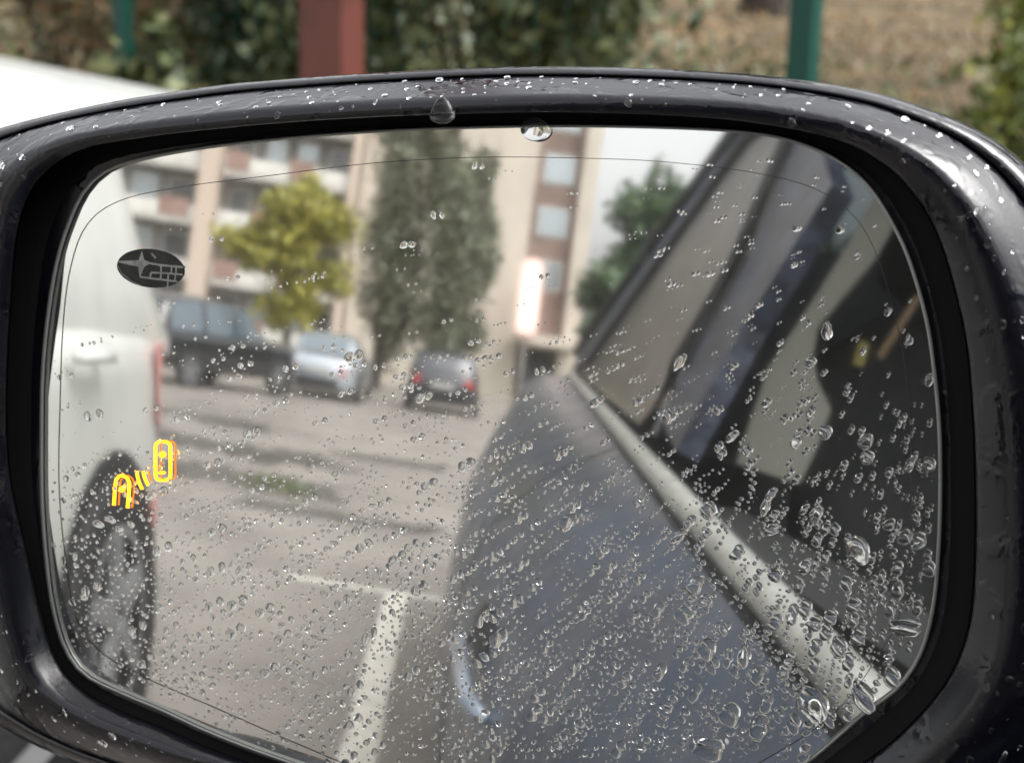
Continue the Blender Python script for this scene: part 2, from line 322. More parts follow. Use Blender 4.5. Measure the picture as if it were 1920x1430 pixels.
# red square post
rp_ = empty('red_post', (-2.955, 1.64, .03), 'brick red square steel post standing behind the mirror', 'post', rz=math.radians(20))
MB().box(-.041, .041, -.041, .041, -.05, 2.6).build('shaft', 'redpost', rp_)
MB().box(-.09, .09, -.09, .09, -.03, .02).build('base_plate', 'redpost', rp_)
MB().box(-.056, .056, -.056, .056, 2.6, 2.62).build('cap', 'redpost', rp_)
def tree(x, y, z0, h, r, m, n, size, label, seed, tr=.18, squash=1.0, crown0=.3, group=None, name='tree', cat='tree', lean=0):
    t = empty(name, (x, y, z0), label, cat, group); gg = random.Random(seed); mb = MB()
    mb.tube([(0, 0, -.3), (0, 0, .15), (lean*.3, 0, h*.3), (lean*.6, 0, h*.6), (lean, 0, h*.92)], [tr*1.7, tr*1.05, tr*.85, tr*.5, tr*.12], 9)
    for k in range(9):
        a = gg.uniform(0, 6.28); zz = gg.uniform(crown0, .8)*h; q = r*gg.uniform(.5, .9)
        mb.tube([(lean*.5, 0, zz*.85), (lean*.6+math.cos(a)*q*.5, math.sin(a)*q*.5, zz), (lean*.7+math.cos(a)*q, math.sin(a)*q, zz+.12*h)], [tr*.35, tr*.2, tr*.06], 5)
    mb.build('trunk', 'bark', t, True)
    bl = []
    for k in range(16):
        u = gg.uniform(0, 1); zz = crown0*h+u*(1-crown0)*h*.95; prof = math.sin(math.pi*min(.97, .12+u*.85))**squash
        a = gg.uniform(0, 6.28); q = gg.uniform(.15, .65)*r*prof
        bl.append((math.cos(a)*q+lean*u, math.sin(a)*q, zz, r*.45*prof+.1, r*.45*prof+.1, h*(1-crown0)*.12))
    leaves('crown', bl, n, size, m, t, seed); return t
park = [(-9.95, 13.3, .22, 'thick dark trunk standing among fallen leaves beyond the fence'), (-2.3, 12, .15, 'dark tree trunk at the far right of the park'), (-16, 15, .25, 'park tree out beyond the brown shrubs')]
for i, (x, y, r, l) in enumerate(park): tree(x+.15, y, .05, 9, 2.6, 'lf_hedge', 3500, .14, l, 60+i, tr=r, crown0=.45, group='park trees beyond the fence')
for i in range(9): tree(-32+i*7.5, 30+(i % 3)*4, 0, 9+i % 3, 4.0, 'lf_hedge', 2500, .3, 'leafy tree in the far row across the park', 70+i, tr=.3, crown0=.12, group='far row of park trees')

# ------------------------------------------------------------------ generic road car (lofted body, greenhouse, glazing, wheels, lamps)
def interp(tab, y):
    xs = [t[0] for t in tab]; return [float(np.interp(y, xs, [t[k] for t in tab])) for k in range(1, len(tab[0]))]
def build_car(name, loc, rz, paint, label, L, W, tab, gh, wheels, group=None, wr=.32, tail='red', glass='dglass', plate=True, handles=()):
    """tab: (y, half width, bottom z, belt z, crown z); gh: (y, half width low, z low, half width top, z top)"""
    t = empty(name, loc, label, 'car', group, rz)
    ys = np.linspace(tab[0][0], tab[-1][0], 46); loops = []
    for y in ys:
        hw, zb, zs, zc = interp(tab, y); a = []
        for fx, z in ((0, zb), (.8, zb), (.96, zb+.05), (.99, zb+.16), (1.0, zb+.5*(zs-zb)), (.995, zs-.14), (.975, zs-.06), (.93, zs-.01), (.84, zs+.25*(zc-zs)), (.55, zs+.8*(zc-zs)), (0, zc)):
            a.append((hw*fx, y, z))
        loops.append([(-p[0], p[1], p[2]) for p in a[:0:-1]]+a[:-1]+[a[-1]] if False else a+[(-p[0], p[1], p[2]) for p in a[-2:0:-1]])
    MB().loft(loops, True, True).build('body', paint, t, True)
    # greenhouse
    gy = np.linspace(gh[0][0], gh[-1][0], 30); loops = []
    for y in gy:
        a0, z0, a1, z1 = interp(gh, y); a = [(a0, y, z0-.04), (a0, y, z0), (a0*.5+a1*.5, y, (z0+z1)/2+.01), (a1, y, z1-.05*(z1 > z0+.08)), (a1*.86, y, z1), (a1*.4, y, z1+.02), (0, y, z1+.025)]
        loops.append(a+[(-p[0], p[1], p[2]) for p in a[-2::-1]])
    MB().loft(loops, False, False).build('roof', paint, t, True)
    def side(y, f, s):
        a0, z0, a1, z1 = interp(gh, y); return (s*((a0*(1-f)+a1*f)+.012), y, z0+.03+(z1-.07-z0-.03)*f)
    cuts = gh[0][5] if len(gh[0]) > 5 else None
    for s in (-1, 1):
        for (ya, yb, sa, sb) in CUTS:
            N = 8; lo = [side(ya+(yb-ya)*i/N, 0.0, s) for i in range(N+1)]
            hi = [side(ya+sa+(yb+sb-ya-sa)*i/N, 1.0, s) for i in range(N+1)]
            MB().loft([lo, hi], False).build('side_window', glass, t)
    for (ya, yb, nm) in (SCREENS):
        A = interp(gh, ya); B = interp(gh, yb); d = .02 if True else 0; e = 1 if ya > yb else -1
        # glazing laid just above the sloping surface
        rows = []
        for f in np.linspace(.06, .92, 7):
            y = ya+(yb-ya)*f; a0, z0, a1, z1 = interp(gh, y); rows.append([(x*a1*.84, y+e*.012, z1+.03+.006*(1-x*x)) for x in np.linspace(-1, 1, 9)])
        MB().loft(rows, False).build(nm, glass, t, True)
    for (x, y) in wheels:
        s = 1 if x > 0 else -1; x = s*(interp(tab, y)[0]*.997+.004)
        arch = MB(); n = 20; arch.add([(x+s*.004, y, wr)]+[(x+s*.004, y+(wr+.055)*math.cos(q), wr+(wr+.055)*math.sin(q)) for q in np.linspace(0, 2*math.pi, n, endpoint=False)], [(0, i+1, (i+1) % n+1) for i in range(n)])
        arch.build('wheel_arch', 'seal', t)
        wl = []
        for rr, dx in ((.18, -.10), (wr-.03, -.10), (wr, -.07), (wr, .01), (wr-.03, .03), (wr*.66, .022)):
            wl.append([(x+s*dx, y+rr*math.cos(q), wr+rr*math.sin(q)) for q in np.linspace(0, 2*math.pi, 28, endpoint=False)])
        ty = MB().loft(wl, True).build('wheel', 'tyre', t, True)
        rm = MB(); R = wr*.66
        rm.loft([[(x+s*.02, y+q_*math.cos(q), wr+q_*math.sin(q)) for q in np.linspace(0, 2*math.pi, 28, endpoint=False)] for q_ in (R, R*.88)], True)
        for k in range(5):
            q = k*2*math.pi/5+.3; c, s_ = math.cos(q), math.sin(q)
            p = [(-.035, .03), (.035, .03), (.022, R*.93), (-.022, R*.93)]
            rm.prism([(x+s*.024, y+b*c-a*s_, wr+b*s_+a*c) for a, b in p], (-s*.02, 0, 0))
        rm.build('rim', 'alloy', ty)
    hw, zb, zs, zc = interp(tab, tab[0][0]+.04); yr = tab[0][0]
    for s in (-1, 1):
        MB().prism([(s*hw*.98, yr+.16, zs-.08), (s*hw*.97, yr+.02, zs-.06), (s*hw*.74, yr-.012, zs-.07), (s*hw*.74, yr-.012, zs-.24), (s*hw*.98, yr+.02, zs-.26), (s*(hw+.006), yr+.16, zs-.22)], (0, -.012, 0)).build('tail_lamp', tail, t)
        h2, b2, s2, c2 = interp(tab, tab[-1][0]-.05); yf = tab[-1][0]
        MB().box(min(s*h2*.6, s*h2*.97), max(s*h2*.6, s*h2*.97), yf-.05, yf+.012, s2-.16, s2-.04).build('headlamp', 'clearlamp', t)
    MB().box(-.7*hw, .7*hw, yr-.03, yr+.05, zb+.02, zb+.2).build('bumper', 'seal', t)
    if plate: MB().box(-.26, .26, yr-.022, yr-.008, zb+.32, zb+.43).build('number_plate', 'plate', t)
    h2, b2, s2, c2 = interp(tab, tab[-1][0]-.05); yf = tab[-1][0]
    MB().box(-.5*h2, .5*h2, yf-.03, yf+.015, b2+.12, s2-.08).build('grille', 'seal', t)
    for (hy, hz) in handles:
        for s in (-1, 1):
            hw, zb, zs, zc = interp(tab, hy)
            MB().tube([(s*(hw+.0), hy+.09, hz), (s*(hw+.035), hy+.07, hz+.004), (s*(hw+.035), hy-.07, hz+.004), (s*(hw), hy-.09, hz)], .013, 8).build('door_handle', paint, t, True)
    return t

# white hatchback parked on the left
CUTS = [(-.95, -.25, .05, -.05), (-.2, .75, .08, -.42)]; SCREENS = [(1.02, .35, 'windscreen'), (-1.98, -1.72, 'rear_window')]
W_TAB = [(-1.98, .70, .30, .90, .93), (-1.90, .80, .24, .94, .97), (-1.7, .865, .2, .97, 1.0), (-1.2, .89, .17, .97, 1.0), (.3, .89, .17, .95, .99), (.95, .88, .17, .93, 1.0), (1.4, .87, .18, .900, .975), (1.75, .835, .2, .84, .905), (1.94, .76, .24, .76, .82), (2.04, .60, .3, .66, .70)]
W_GH = [(-1.98, .80, .92, .66, .93), (-1.9, .815, .93, .67, 1.18), (-1.7, .83, .94, .67, 1.43), (-1.2, .84, .94, .67, 1.49), (-.3, .84, .94, .67, 1.5), (.35, .84, .93, .66, 1.44), (1.02, .80, .93, .72, .96)]
wc = build_car('white_car', (-2.74, -.80, 0), 0, 'white', 'white hatchback parked in the next bay, its bonnet above and its tail in the mirror', 4.0, 1.78, W_TAB, W_GH,
      [(.845, -1.27), (-.845, -1.27), (.845, 1.25), (-.845, 1.25)], tail='pink', handles=((-1.05, .90), (-.1, .90)))
for s in (-1, 1):
    P_ = [(y, z) for y, z in ((-1.63, .92), (-1.68, .72), (-1.80, .68), (-1.93, .70), (-1.93, .90), (-1.70, .93))]
    MB().prism([(s*(interp(W_TAB, y)[0]+.0005+.006*(z < .85)), y, z) for y, z in P_], (s*.008, 0, 0)).build('tail_lamp', 'pink', wc)
    MB().prism([(s*(interp(W_TAB, y)[0]+.006), y, z) for y, z in ((-1.66, .30), (-1.66, .50), (-1.90, .50), (-1.90, .30))], (s*.006, 0, 0)).build('reflector', 'red', wc)
# recessed handle bowl on the rear door
# dark grey pickup-like estate, silver blue saloon, dark hatchback across the lot
CUTS = [(-1.9, -1.0, .1, -.03), (-.92, -.1, .03, -.03), (-.02, .8, .03, -.45)]; SCREENS = [(1.1, .35, 'windscreen'), (-2.2, -1.95, 'rear_window')]
T = [(-2.25, .80, .45, 1.02, 1.05), (-2.1, .92, .4, 1.06, 1.1), (0, .95, .3, 1.05, 1.1), (1.1, .94, .3, 1.05, 1.12), (1.9, .9, .32, 1.0, 1.06), (2.2, .7, .4, .85, .9)]
Gh = [(-2.2, .84, 1.02, .70, 1.1), (-1.95, .87, 1.04, .74, 1.62), (-1, .88, 1.04, .75, 1.72), (.35, .87, 1.04, .73, 1.68), (1.1, .82, 1.04, .76, 1.08)]
def ground_at(x, y): return (x, y, gz(y))
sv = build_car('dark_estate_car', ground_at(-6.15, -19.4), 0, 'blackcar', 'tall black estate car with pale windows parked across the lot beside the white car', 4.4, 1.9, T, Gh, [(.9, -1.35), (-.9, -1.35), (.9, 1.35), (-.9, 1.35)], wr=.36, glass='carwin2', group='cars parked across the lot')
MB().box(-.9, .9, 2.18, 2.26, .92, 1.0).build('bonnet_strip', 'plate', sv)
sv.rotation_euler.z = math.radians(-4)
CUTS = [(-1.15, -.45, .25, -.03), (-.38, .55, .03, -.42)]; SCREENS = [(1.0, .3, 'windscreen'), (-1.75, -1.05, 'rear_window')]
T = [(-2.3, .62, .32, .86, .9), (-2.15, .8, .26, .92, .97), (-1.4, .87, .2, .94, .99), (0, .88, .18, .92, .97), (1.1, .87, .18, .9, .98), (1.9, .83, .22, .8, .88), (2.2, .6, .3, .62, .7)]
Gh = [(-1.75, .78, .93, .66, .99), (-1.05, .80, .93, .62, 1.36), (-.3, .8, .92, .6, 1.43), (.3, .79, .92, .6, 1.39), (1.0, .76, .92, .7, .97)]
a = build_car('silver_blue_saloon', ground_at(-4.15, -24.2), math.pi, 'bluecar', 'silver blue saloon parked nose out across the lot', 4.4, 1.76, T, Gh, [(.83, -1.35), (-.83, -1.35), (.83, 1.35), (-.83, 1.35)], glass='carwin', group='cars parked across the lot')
T2 = [(-2.0, .68, .34, .95, .98), (-1.9, .82, .28, .98, 1.02), (0, .88, .2, .95, 1.0), (1.1, .87, .2, .93, 1.0), (1.8, .8, .25, .8, .88), (2.0, .6, .3, .65, .7)]
G2 = [(-1.98, .78, .95, .64, 1.0), (-1.7, .82, .96, .64, 1.40), (-.3, .83, .94, .64, 1.48), (.3, .8, .93, .64, 1.44), (1.0, .78, .93, .7, .98)]
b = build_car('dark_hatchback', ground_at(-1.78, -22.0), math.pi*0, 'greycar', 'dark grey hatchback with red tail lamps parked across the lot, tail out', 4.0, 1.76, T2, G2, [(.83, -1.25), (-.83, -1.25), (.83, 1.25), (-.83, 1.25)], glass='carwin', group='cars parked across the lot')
b.rotation_euler.z = math.pi; b.location = (-1.45, -25.6, gz(-25.6))
sv.rotation_euler.z = math.pi+math.radians(27); sv.scale.z = .92

# ------------------------------------------------------------------ buildings behind
BG = gz(-60)
A_ = empty('apartment_block', (-8.3, -60, BG), 'apartment block with white balcony bands and reddish panels behind the yellow tree', 'building')
MB().box(-30, 0, -12, 0, -.5, 19).build('wall', 'greyb', A_)
zf = 1.75-BG-2.9
for f in range(7):
    z = .85+3.0*f
    for (xa, xb) in ((-8.0, -.25), (-19.5, -9.4), (-30, -21)):
        MB().box(xa, xb, 0, 1.3, z-.12, z+.12).build('balcony_slab', 'paraw', A_)
        MB().box(xa, xb, 1.25, 1.34, z+.12, z+.95).build('balcony_rail', 'paraw', A_)
        n = 4; 
        for k in range(n):
            x0 = xa+(xb-xa)*k/n; x1 = xa+(xb-xa)*(k+.86)/n
            if (k+f) % 2: MB().box(x0+.1, x1-.1, 1.2, 1.375, z+.2, z+1.25).build('balcony_panel', 'parag', A_)
            wn = MB().box(x0+.35, x1-.25, .003, .06, z+.95, z+2.35).build('window', 'winl' if (k*7+f*3) % 3 else 'wind', A_)
            MB().box(x0+.27, x1-.17, .001, .035, z+.87, z+2.43).build('frame', 'frame', wn)
for x in (-8.7, -20.3, -.12): MB().box(x-.7 if x < -1 else x-.25, x+.45 if x < -1 else x+.12, .0, 1.7, -.5, 19).build('pillar', 'pillar', A_)
B_ = empty('tower_block', (0, -60, BG), 'cream tower block with a brown strip of windows behind the tall poplars', 'building')
MB().box(-8.15, 5.3, -12, -.5, -.5, 26).build('core', 'brownb', B_)
MB().box(-8.15, 1.95, -.5, 0, -.5, 26).build('wall', 'cream', B_)
MB().box(4.55, 5.45, -.5, .25, 3.6, 26).build('pier', 'cream', B_)
for f in range(8):
    z = 2.3+3.0*f
    if f > 0:
        wn = MB().box(2.45, 4.1, -.5, -.42, z+1.0, z+2.5).build('window', 'winl', B_); MB().box(2.37, 4.18, -.5, -.45, z+.92, z+2.58).build('frame', 'frame', wn)
MB().box(-3.3, -2.4, 0, .05, 10.5, 12.3).build('window', 'wind', B_)
MB().box(1.9, 5.2, -.5, 1.6, 3.1, 3.7).build('canopy', 'cream', B_)
MB().box(2.2, 4.6, -.5, -.44, -.3, 2.9).build('entrance', 'wind', B_)
MB().box(4.4, 8.6, -9, -.2, -.5, 3.0).build('annexe', 'cream', B_)
sg = empty('lit_sign', (2.3, -58.2, BG), 'tall narrow pinkish lit sign with rounded ends beside the tower entrance', 'sign')
def rrect(cx, cz, hw, hh, r, y, n=5):
    P = []
    for (sx, sz, a0) in ((1, 1, 0), (-1, 1, 90), (-1, -1, 180), (1, -1, 270)):
        for k in range(n+1):
            q = math.radians(a0+90*k/n); P.append((cx+sx*(hw-r)+r*math.cos(q), y, cz+sz*(hh-r)+r*math.sin(q)))
    return P
MB().prism(rrect(0, 5.6, .62, 2.1, .5, 0), (0, .3, 0)).build('casing', 'sign', sg)
MB().prism(rrect(-.02, 5.6, .40, 1.75, .34, .302), (0, .03, 0)).build('lit_face', 'signlit', sg)
MB().box(-.12, .12, 0, .2, -.3, 3.6).build('pole', 'greyb', sg)

# trees between the lot and the buildings
tree(-6.3, -30, gz(-30), 6.1, 2.25, 'lf_yel', 9000, .15, 'small yellow green tree in front of the apartment balconies', 101, tr=.13, crown0=.30)
for i, (x, y, h, r, l) in enumerate([(-4.2, -38, 17, 1.75, 'left of the three tall grey green poplars before the cream tower'), (-2.2, -37, 17, 1.5, 'middle poplar of three before the cream tower'), (-1.2, -39, 9.4, 1.05, 'shortest poplar, right of the other two before the cream tower')]):
    tree(x, y, gz(y), h, r, 'lf_pop', 9500, .17, l, 110+i, tr=.2, crown0=.10, squash=.35, group='poplars')
for i, (x, y, h, r, l) in enumerate([(5.8, -40, 9.4, 2.7, 'round green tree standing against the white sky'), (4.7, -36, 5.2, 1.5, 'low green tree below the gap of sky'), (7.6, -38, 6.2, 1.7, 'green tree beyond the roof line of the car')]):
    tree(x, y, gz(y), h, r, 'lf_tree', 11000, .22, l, 120+i, squash=.45, tr=.16, crown0=.25, group='green trees right of the tower')
for i in range(8):
    tree(9+i*2.6, -34+(i % 3)*5, gz(-34), 7+(i*5) % 3, 2.4, 'lf_tree', 2200, .25, 'leafy tree in the row right of the lot', 130+i, tr=.2, crown0=.15, group='row of trees right of the lot')
for i in range(7):
    tree(7.5+(i % 2)*1.5, -26+i*4.4, gz(-26+i*4.4), 6.5+(i*5) % 3, 2.3, 'lf_dark', 3000, .2, 'dark tree on the far side of the car park', 150+i, tr=.2, crown0=.05, group='dark trees beside the car park')

# ------------------------------------------------------------------ own car
own = empty('dark_blue_car', (0, 0, 0), 'dark blue wet car carrying the rain-covered door mirror', 'car')
# flank: (y, bulge x), height profile relative to the bulge and the belt
def belt(y):                                             # outer belt line of the doors
    D = -y; t = (D-.061)/2.389; return V3(-.93+.151*t, y, .952+.052*t)
FL = [(.95, -.86), (.6, -.93), (.25, -.965), (0, -.995), (-.4, -1.035), (-.8, -1.056), (-1.3, -1.06), (-2.0, -1.035), (-2.6, -1.0), (-3.1, -.965), (-3.5, -.91), (-3.75, -.82), (-3.88, -.6)]
def flank(y):
    b = belt(max(y, -2.5)) + V3(0, y-max(y, -2.5), 0); bx = float(np.interp(-y, [-f[0] for f in FL], [f[1] for f in FL]))
    if y > 0: b = V3(bx+.10, y, .952-.12*y-.10*y*y)
    if y < -2.5: b = V3(max(b[0], bx+.13), y, 1.004-.03*(-y-2.5))
    q = b[2]/.96; P = []
    far = min(1, max(0, (-y-1.6)/1.4))
    for z, f in ((.17, .90), (.24, .985), (.45, 1.0), (.60, .99-.10*far), (.70, .965-.18*far), (.79, .90-.20*far), (.86, .74-.16*far), (.915, .44), (.945, .12), (.955, 0)):
        P.append((b[0]*(1-f)+bx*f, y, z*q))
    return P
yst = np.concatenate([np.linspace(.95, -3.5, 60), np.linspace(-3.55, -3.88, 8)])
rows = [flank(y) for y in yst]
MB().loft(rows, False).build('side_panel', 'own', own, True)
XM = -.16                                                 # mid plane x of the car
mir = lambda p: (2*(XM/2)-p[0]+0, p[1], p[2])
MB().loft([[mir(p) for p in r] for r in rows], False).build('side_panel', 'own', own, True)
# bonnet, boot, nose and tail
def deck(y0, y1, n, crown, name, m='own'):
    R = []
    for y in np.linspace(y0, y1, n):
        p = flank(y)[-1]; q = mir(p); R.append([(p[0]+(q[0]-p[0])*t, y, p[2]+crown*math.sin(math.pi*t)**.8-.002) for t in np.linspace(0, 1, 15)])
    MB().loft(R, False).build(name, m, own, True)
deck(.95, .22, 8, .05, 'bonnet'); deck(-2.5, -3.88, 10, .03, 'boot_lid')
for y, nm in ((.95, 'front_bumper'), (-3.88, 'rear_bumper')):
    p = flank(y); pts = p+[mir(q) for q in p[::-1]]; MB().add(pts, [tuple(range(len(pts)))]).build(nm, 'own', own)
MB().box(-.9, .74, -3.7, .8, .16, .2).build('floor_pan', 'seal', own)
# belt molding: a pale strip standing a few mm proud, with the rubber seal under it
R = []; R2 = []
for t in np.linspace(0, 1, 30):
    y = -.02-2.42*t; b = belt(y); hgt = .020; R.append([b+V3(.003, 0, .0085), b+V3(-.006, 0, .0080), b+V3(-.010, 0, .001), b+V3(-.007, 0, -.0065), b+V3(.004, 0, -.0075)])
    R2.append([b+V3(-.005, 0, -.0078), b+V3(-.010, 0, -.0085), b+V3(-.010, 0, -.0125), b+V3(-.002, 0, -.0135)])
MB().loft(R, False).build('belt_molding', 'molding', own, True); MB().loft(R2, False).build('belt_seal', 'seal', own)
# side glazing plane
NG = V3(-.919, -.05, .39); NG = unit(NG); BQ = V3(-.93, -.061, .952)
def onG(y, z, off=0.): x = BQ[0]-(NG[1]*(y-BQ[1])+NG[2]*(z-BQ[2]))/NG[0]; return V3(x, y, z)+NG*off
def gpoly(name, yz, m, off=0., th=.006, parent=None, label=None):
    return MB().prism([onG(y, z, off) for y, z in yz], -NG*th).build(name, m, parent or own, label=label)
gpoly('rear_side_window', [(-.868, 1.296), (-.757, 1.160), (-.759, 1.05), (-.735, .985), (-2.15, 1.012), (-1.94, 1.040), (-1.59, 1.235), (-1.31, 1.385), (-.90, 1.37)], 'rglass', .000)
# dark seal lines round the rear door glass
def gline(name, yz, wd, m, off): 
    MB().tube([onG(y, z, off) for y, z in yz], wd, 6).build(name, m, own, True)
gline('window_seal', [(-.75, .985), (-.775, 1.05), (-.772, 1.16), (-.885, 1.296), (-.93, 1.37)], .0085, 'seal', .004)
gline('window_seal', [(-2.15, 1.02), (-1.94, 1.045), (-1.59, 1.24), (-1.31, 1.39), (-.93, 1.38)], .010, 'seal', .004)
gpoly('quarter_pillar', [(-2.16, 1.016), (-1.95, 1.05), (-1.60, 1.245), (-1.32, 1.395), (-.9, 1.40), (-.9, 1.475), (-1.6, 1.464), (-1.967, 1.294), (-2.614, 1.045), (-2.5, 1.0)], 'own', .0, .02)
gline('roof_gutter', [(-2.62, 1.055), (-1.967, 1.292), (-1.6, 1.462), (-.9, 1.475)], .012, 'seal', .008)
gpoly('door_pillar', [(-.742, 1.0), (-.785, 1.16), (-.895, 1.30), (-.93, 1.40), (-.73, 1.40), (-.715, 1.264), (-.56, 1.20), (-.60, 1.09), (-.60, .985)], 'ownblk', -.003, .02)
MB().tube([(-.665, -1.3, 1.44), (-.69, -.8, 1.425), (-.715, -.45, 1.37), (-.765, -.15, 1.23), (-.845, .08, 1.06), (-.89, .22, .97)], [.03, .03, .028, .026, .028, .03], 8).build('windscreen_pillar', 'own', own, True)
MB().tube([mir(p) for p in [(-.665, -1.3, 1.44), (-.69, -.8, 1.425), (-.715, -.45, 1.37), (-.765, -.15, 1.23), (-.845, .08, 1.06), (-.89, .22, .97)]], [.03, .03, .028, .026, .028, .03], 8).build('windscreen_pillar', 'own', own, True)
R = []
for y, z in ((-.62, 1.44), (-.9, 1.475), (-1.3, 1.475), (-1.65, 1.455)):
    R.append([(-.65+(1.14)*t, y, z+.03*math.sin(math.pi*t)) for t in np.linspace(0, 1, 13)])
MB().loft(R, False).build('roof', 'own', own, True); MB().loft([[(p[0], p[1], p[2]-.03) for p in r] for r in R], False).build('headliner', 'liner', own)
MB().loft([[(-.86+1.56*t, .2, .975+.03*math.sin(math.pi*t)) for t in np.linspace(0, 1, 9)], [(-.67+1.18*t, -.6, 1.44+.03*math.sin(math.pi*t)) for t in np.linspace(0, 1, 9)]], False).build('windscreen', 'clear', own, True)
MB().loft([[(-.62+1.1*t, -1.66, 1.45+.03*math.sin(math.pi*t)) for t in np.linspace(0, 1, 9)], [(-.74+1.32*t, -2.55, 1.02+.03*math.sin(math.pi*t)) for t in np.linspace(0, 1, 9)]], False).build('rear_window', 'privacy', own, True)
q = [onG(y, z, 0) for y, z in [(-.80, .99), (-2.4, 1.02), (-1.6, 1.43), (-.3, 1.33), (.1, 1.0)]]
MB().prism([mir(p) for p in q], (-.006, 0, 0)).build('side_window', 'privacy', own)
# door handle, bowl shade painted as a black piece, door shut line
def fpt(y, k, f): r = flank(y); return V3(*r[k])*(1-f)+V3(*r[k+1])*f
hb = [fpt(y, 5, .1) for y in (-.47, -.50, -.64, -.67)]
n_ = V3(-1, 0, .15)
MB().tube([hb[0]+n_*.001, hb[1]+n_*.012, hb[2]+n_*.013, hb[3]+n_*.001], [.005, .0075, .0075, .005], 8).build('door_handle', mat('bright handle', (.26, .31, .39), .3, .5, coat=1), own, True)
MB().prism([fpt(y, k, f)+n_*.0035 for y, k, f in ((-.57, 5, .35), (-.585, 5, .62), (-.65, 5, .62), (-.67, 5, .35), (-.65, 5, .16), (-.585, 5, .16))], n_*-.002).build('handle_bowl_shade', 'seal', own)
MB().tube([fpt(-.86, k, f)+V3(-.0005, 0, 0) for k in range(1, 9) for f in (0, .5)], .0009, 5).build('door_gap', 'seal', own)
for (x, y) in ((-.985, -3.0+.2), (-.90, .45)):
    for s in (0, 1):
        X = x if not s else XM-x; sg_ = -1 if not s else 1; wl = []
        for rr, dx in ((.2, -.12), (.31, -.10), (.33, -.07), (.33, .0), (.30, .015), (.2, .01)): wl.append([(X+sg_*dx, y+rr*math.cos(q), .33+rr*math.sin(q)) for q in np.linspace(0, 2*math.pi, 24, endpoint=False)])
        ty = MB().loft(wl, True).build('wheel', 'tyre', own, True)
        MB().loft([[(X+sg_*(.004), y+r_*math.cos(q), .33+r_*math.sin(q)) for q in np.linspace(0, 2*math.pi, 24, endpoint=False)] for r_ in (.2, .03)], True).build('rim', 'alloy', ty)
# cabin: pale B-pillar trim, seats, belt, door cards
def xpoly(name, P, m, off, smooth=False, label=None): return MB().prism(P, off).build(name, m, own, label=label)
xpoly('pillar_trim', [(-.655, -.80, 1.275), (-.625, -.80, 1.26), (-.66, -.80, 1.18), (-.712, -.80, 1.105), (-.714, -.80, 1.075), (-.706, -.80, 1.05), (-.69, -.80, 1.025), (-.700, -.80, .985), (-.714, -.80, .948), (-.78, -.80, .962), (-.757, -.80, 1.06), (-.725, -.80, 1.12), (-.69, -.80, 1.19)], 'beige', (.02, -.06, 0), label='pale beige inner trim of the door pillar')
def seat(cx, cy, name):
    st = MB(); L = []
    for z, hw, dy, th in ((.50, .24, 0, .07), (.7, .25, -.02, .08), (.95, .25, -.08, .07), (1.08, .21, -.11, .055), (1.14, .13, -.125, .03)):
        L.append([(cx+hw*sx, cy+dy+th*sy, z) for sx, sy in ((-1, -.6), (-1, .9), (-.75, 1), (.75, 1), (1, .9), (1, -.6), (.7, -1), (-.7, -1))])
    st.loft(L, True, True); L = []
    for y, hw in ((cy+.02, .25), (cy+.28, .25), (cy+.48, .23), (cy+.52, .18)): L.append([(cx+hw*sx, y, z) for sx, z in ((-1, .36), (-1, .50), (-.7, .52), (.7, .52), (1, .50), (1, .36))])
    st.loft(L, True, True); s_ = st.build(name, 'cloth', own, True)
    hd = MB(); L = []
    for z, hw, th in ((1.16, .09, .03), (1.19, .13, .05), (1.28, .13, .05), (1.33, .09, .03)): L.append([(cx+hw*math.cos(q), cy-.14+th*math.sin(q), z) for q in np.linspace(0, 2*math.pi, 12, endpoint=False)])
    hd.loft(L, True, True); hd.tube([(cx-.05, cy-.13, 1.1), (cx-.05, cy-.14, 1.2)], .006, 6).tube([(cx+.05, cy-.13, 1.1), (cx+.05, cy-.14, 1.2)], .006, 6)
    hd.build('headrest', 'cloth', s_, True)
seat(-.40, -.98, 'seat'); seat(.30, -.98, 'seat')
MB().box(-.70, .55, -2.15, -1.95, .35, 1.16).build('rear_bench', 'cloth', own); MB().box(-.68, .53, -2.6, -2.0, .94, .965).build('parcel_shelf', 'liner', own)
MB().box(-.70, .55, -2.02, -1.98, 1.1, 1.33).build('rear_headrest', 'cloth', own)
MB().box(-.86, -.80, -.70, -.02, .25, .93).build('door_card', 'liner', own)
MB().box(-.75, -.69, -2.0, -.9, .25, .95).build('door_card', 'liner', own)
MB().box(-.82, .66, -.02, .16, .55, .93).build('dashboard', 'liner', own)
MB().prism([(-.648, -.80, 1.083), (-.642, -.80, 1.080), (-.612, -.79, 1.145), (-.618, -.79, 1.148)], (0, -.003, 0)).build('seat_belt', 'belt', own)
MB().prism([(-.672, -.80, 1.072), (-.661, -.80, 1.070), (-.657, -.80, 1.093), (-.667, -.80, 1.096)], (0, -.003, 0)).build('belt_tag', 'tag', own)

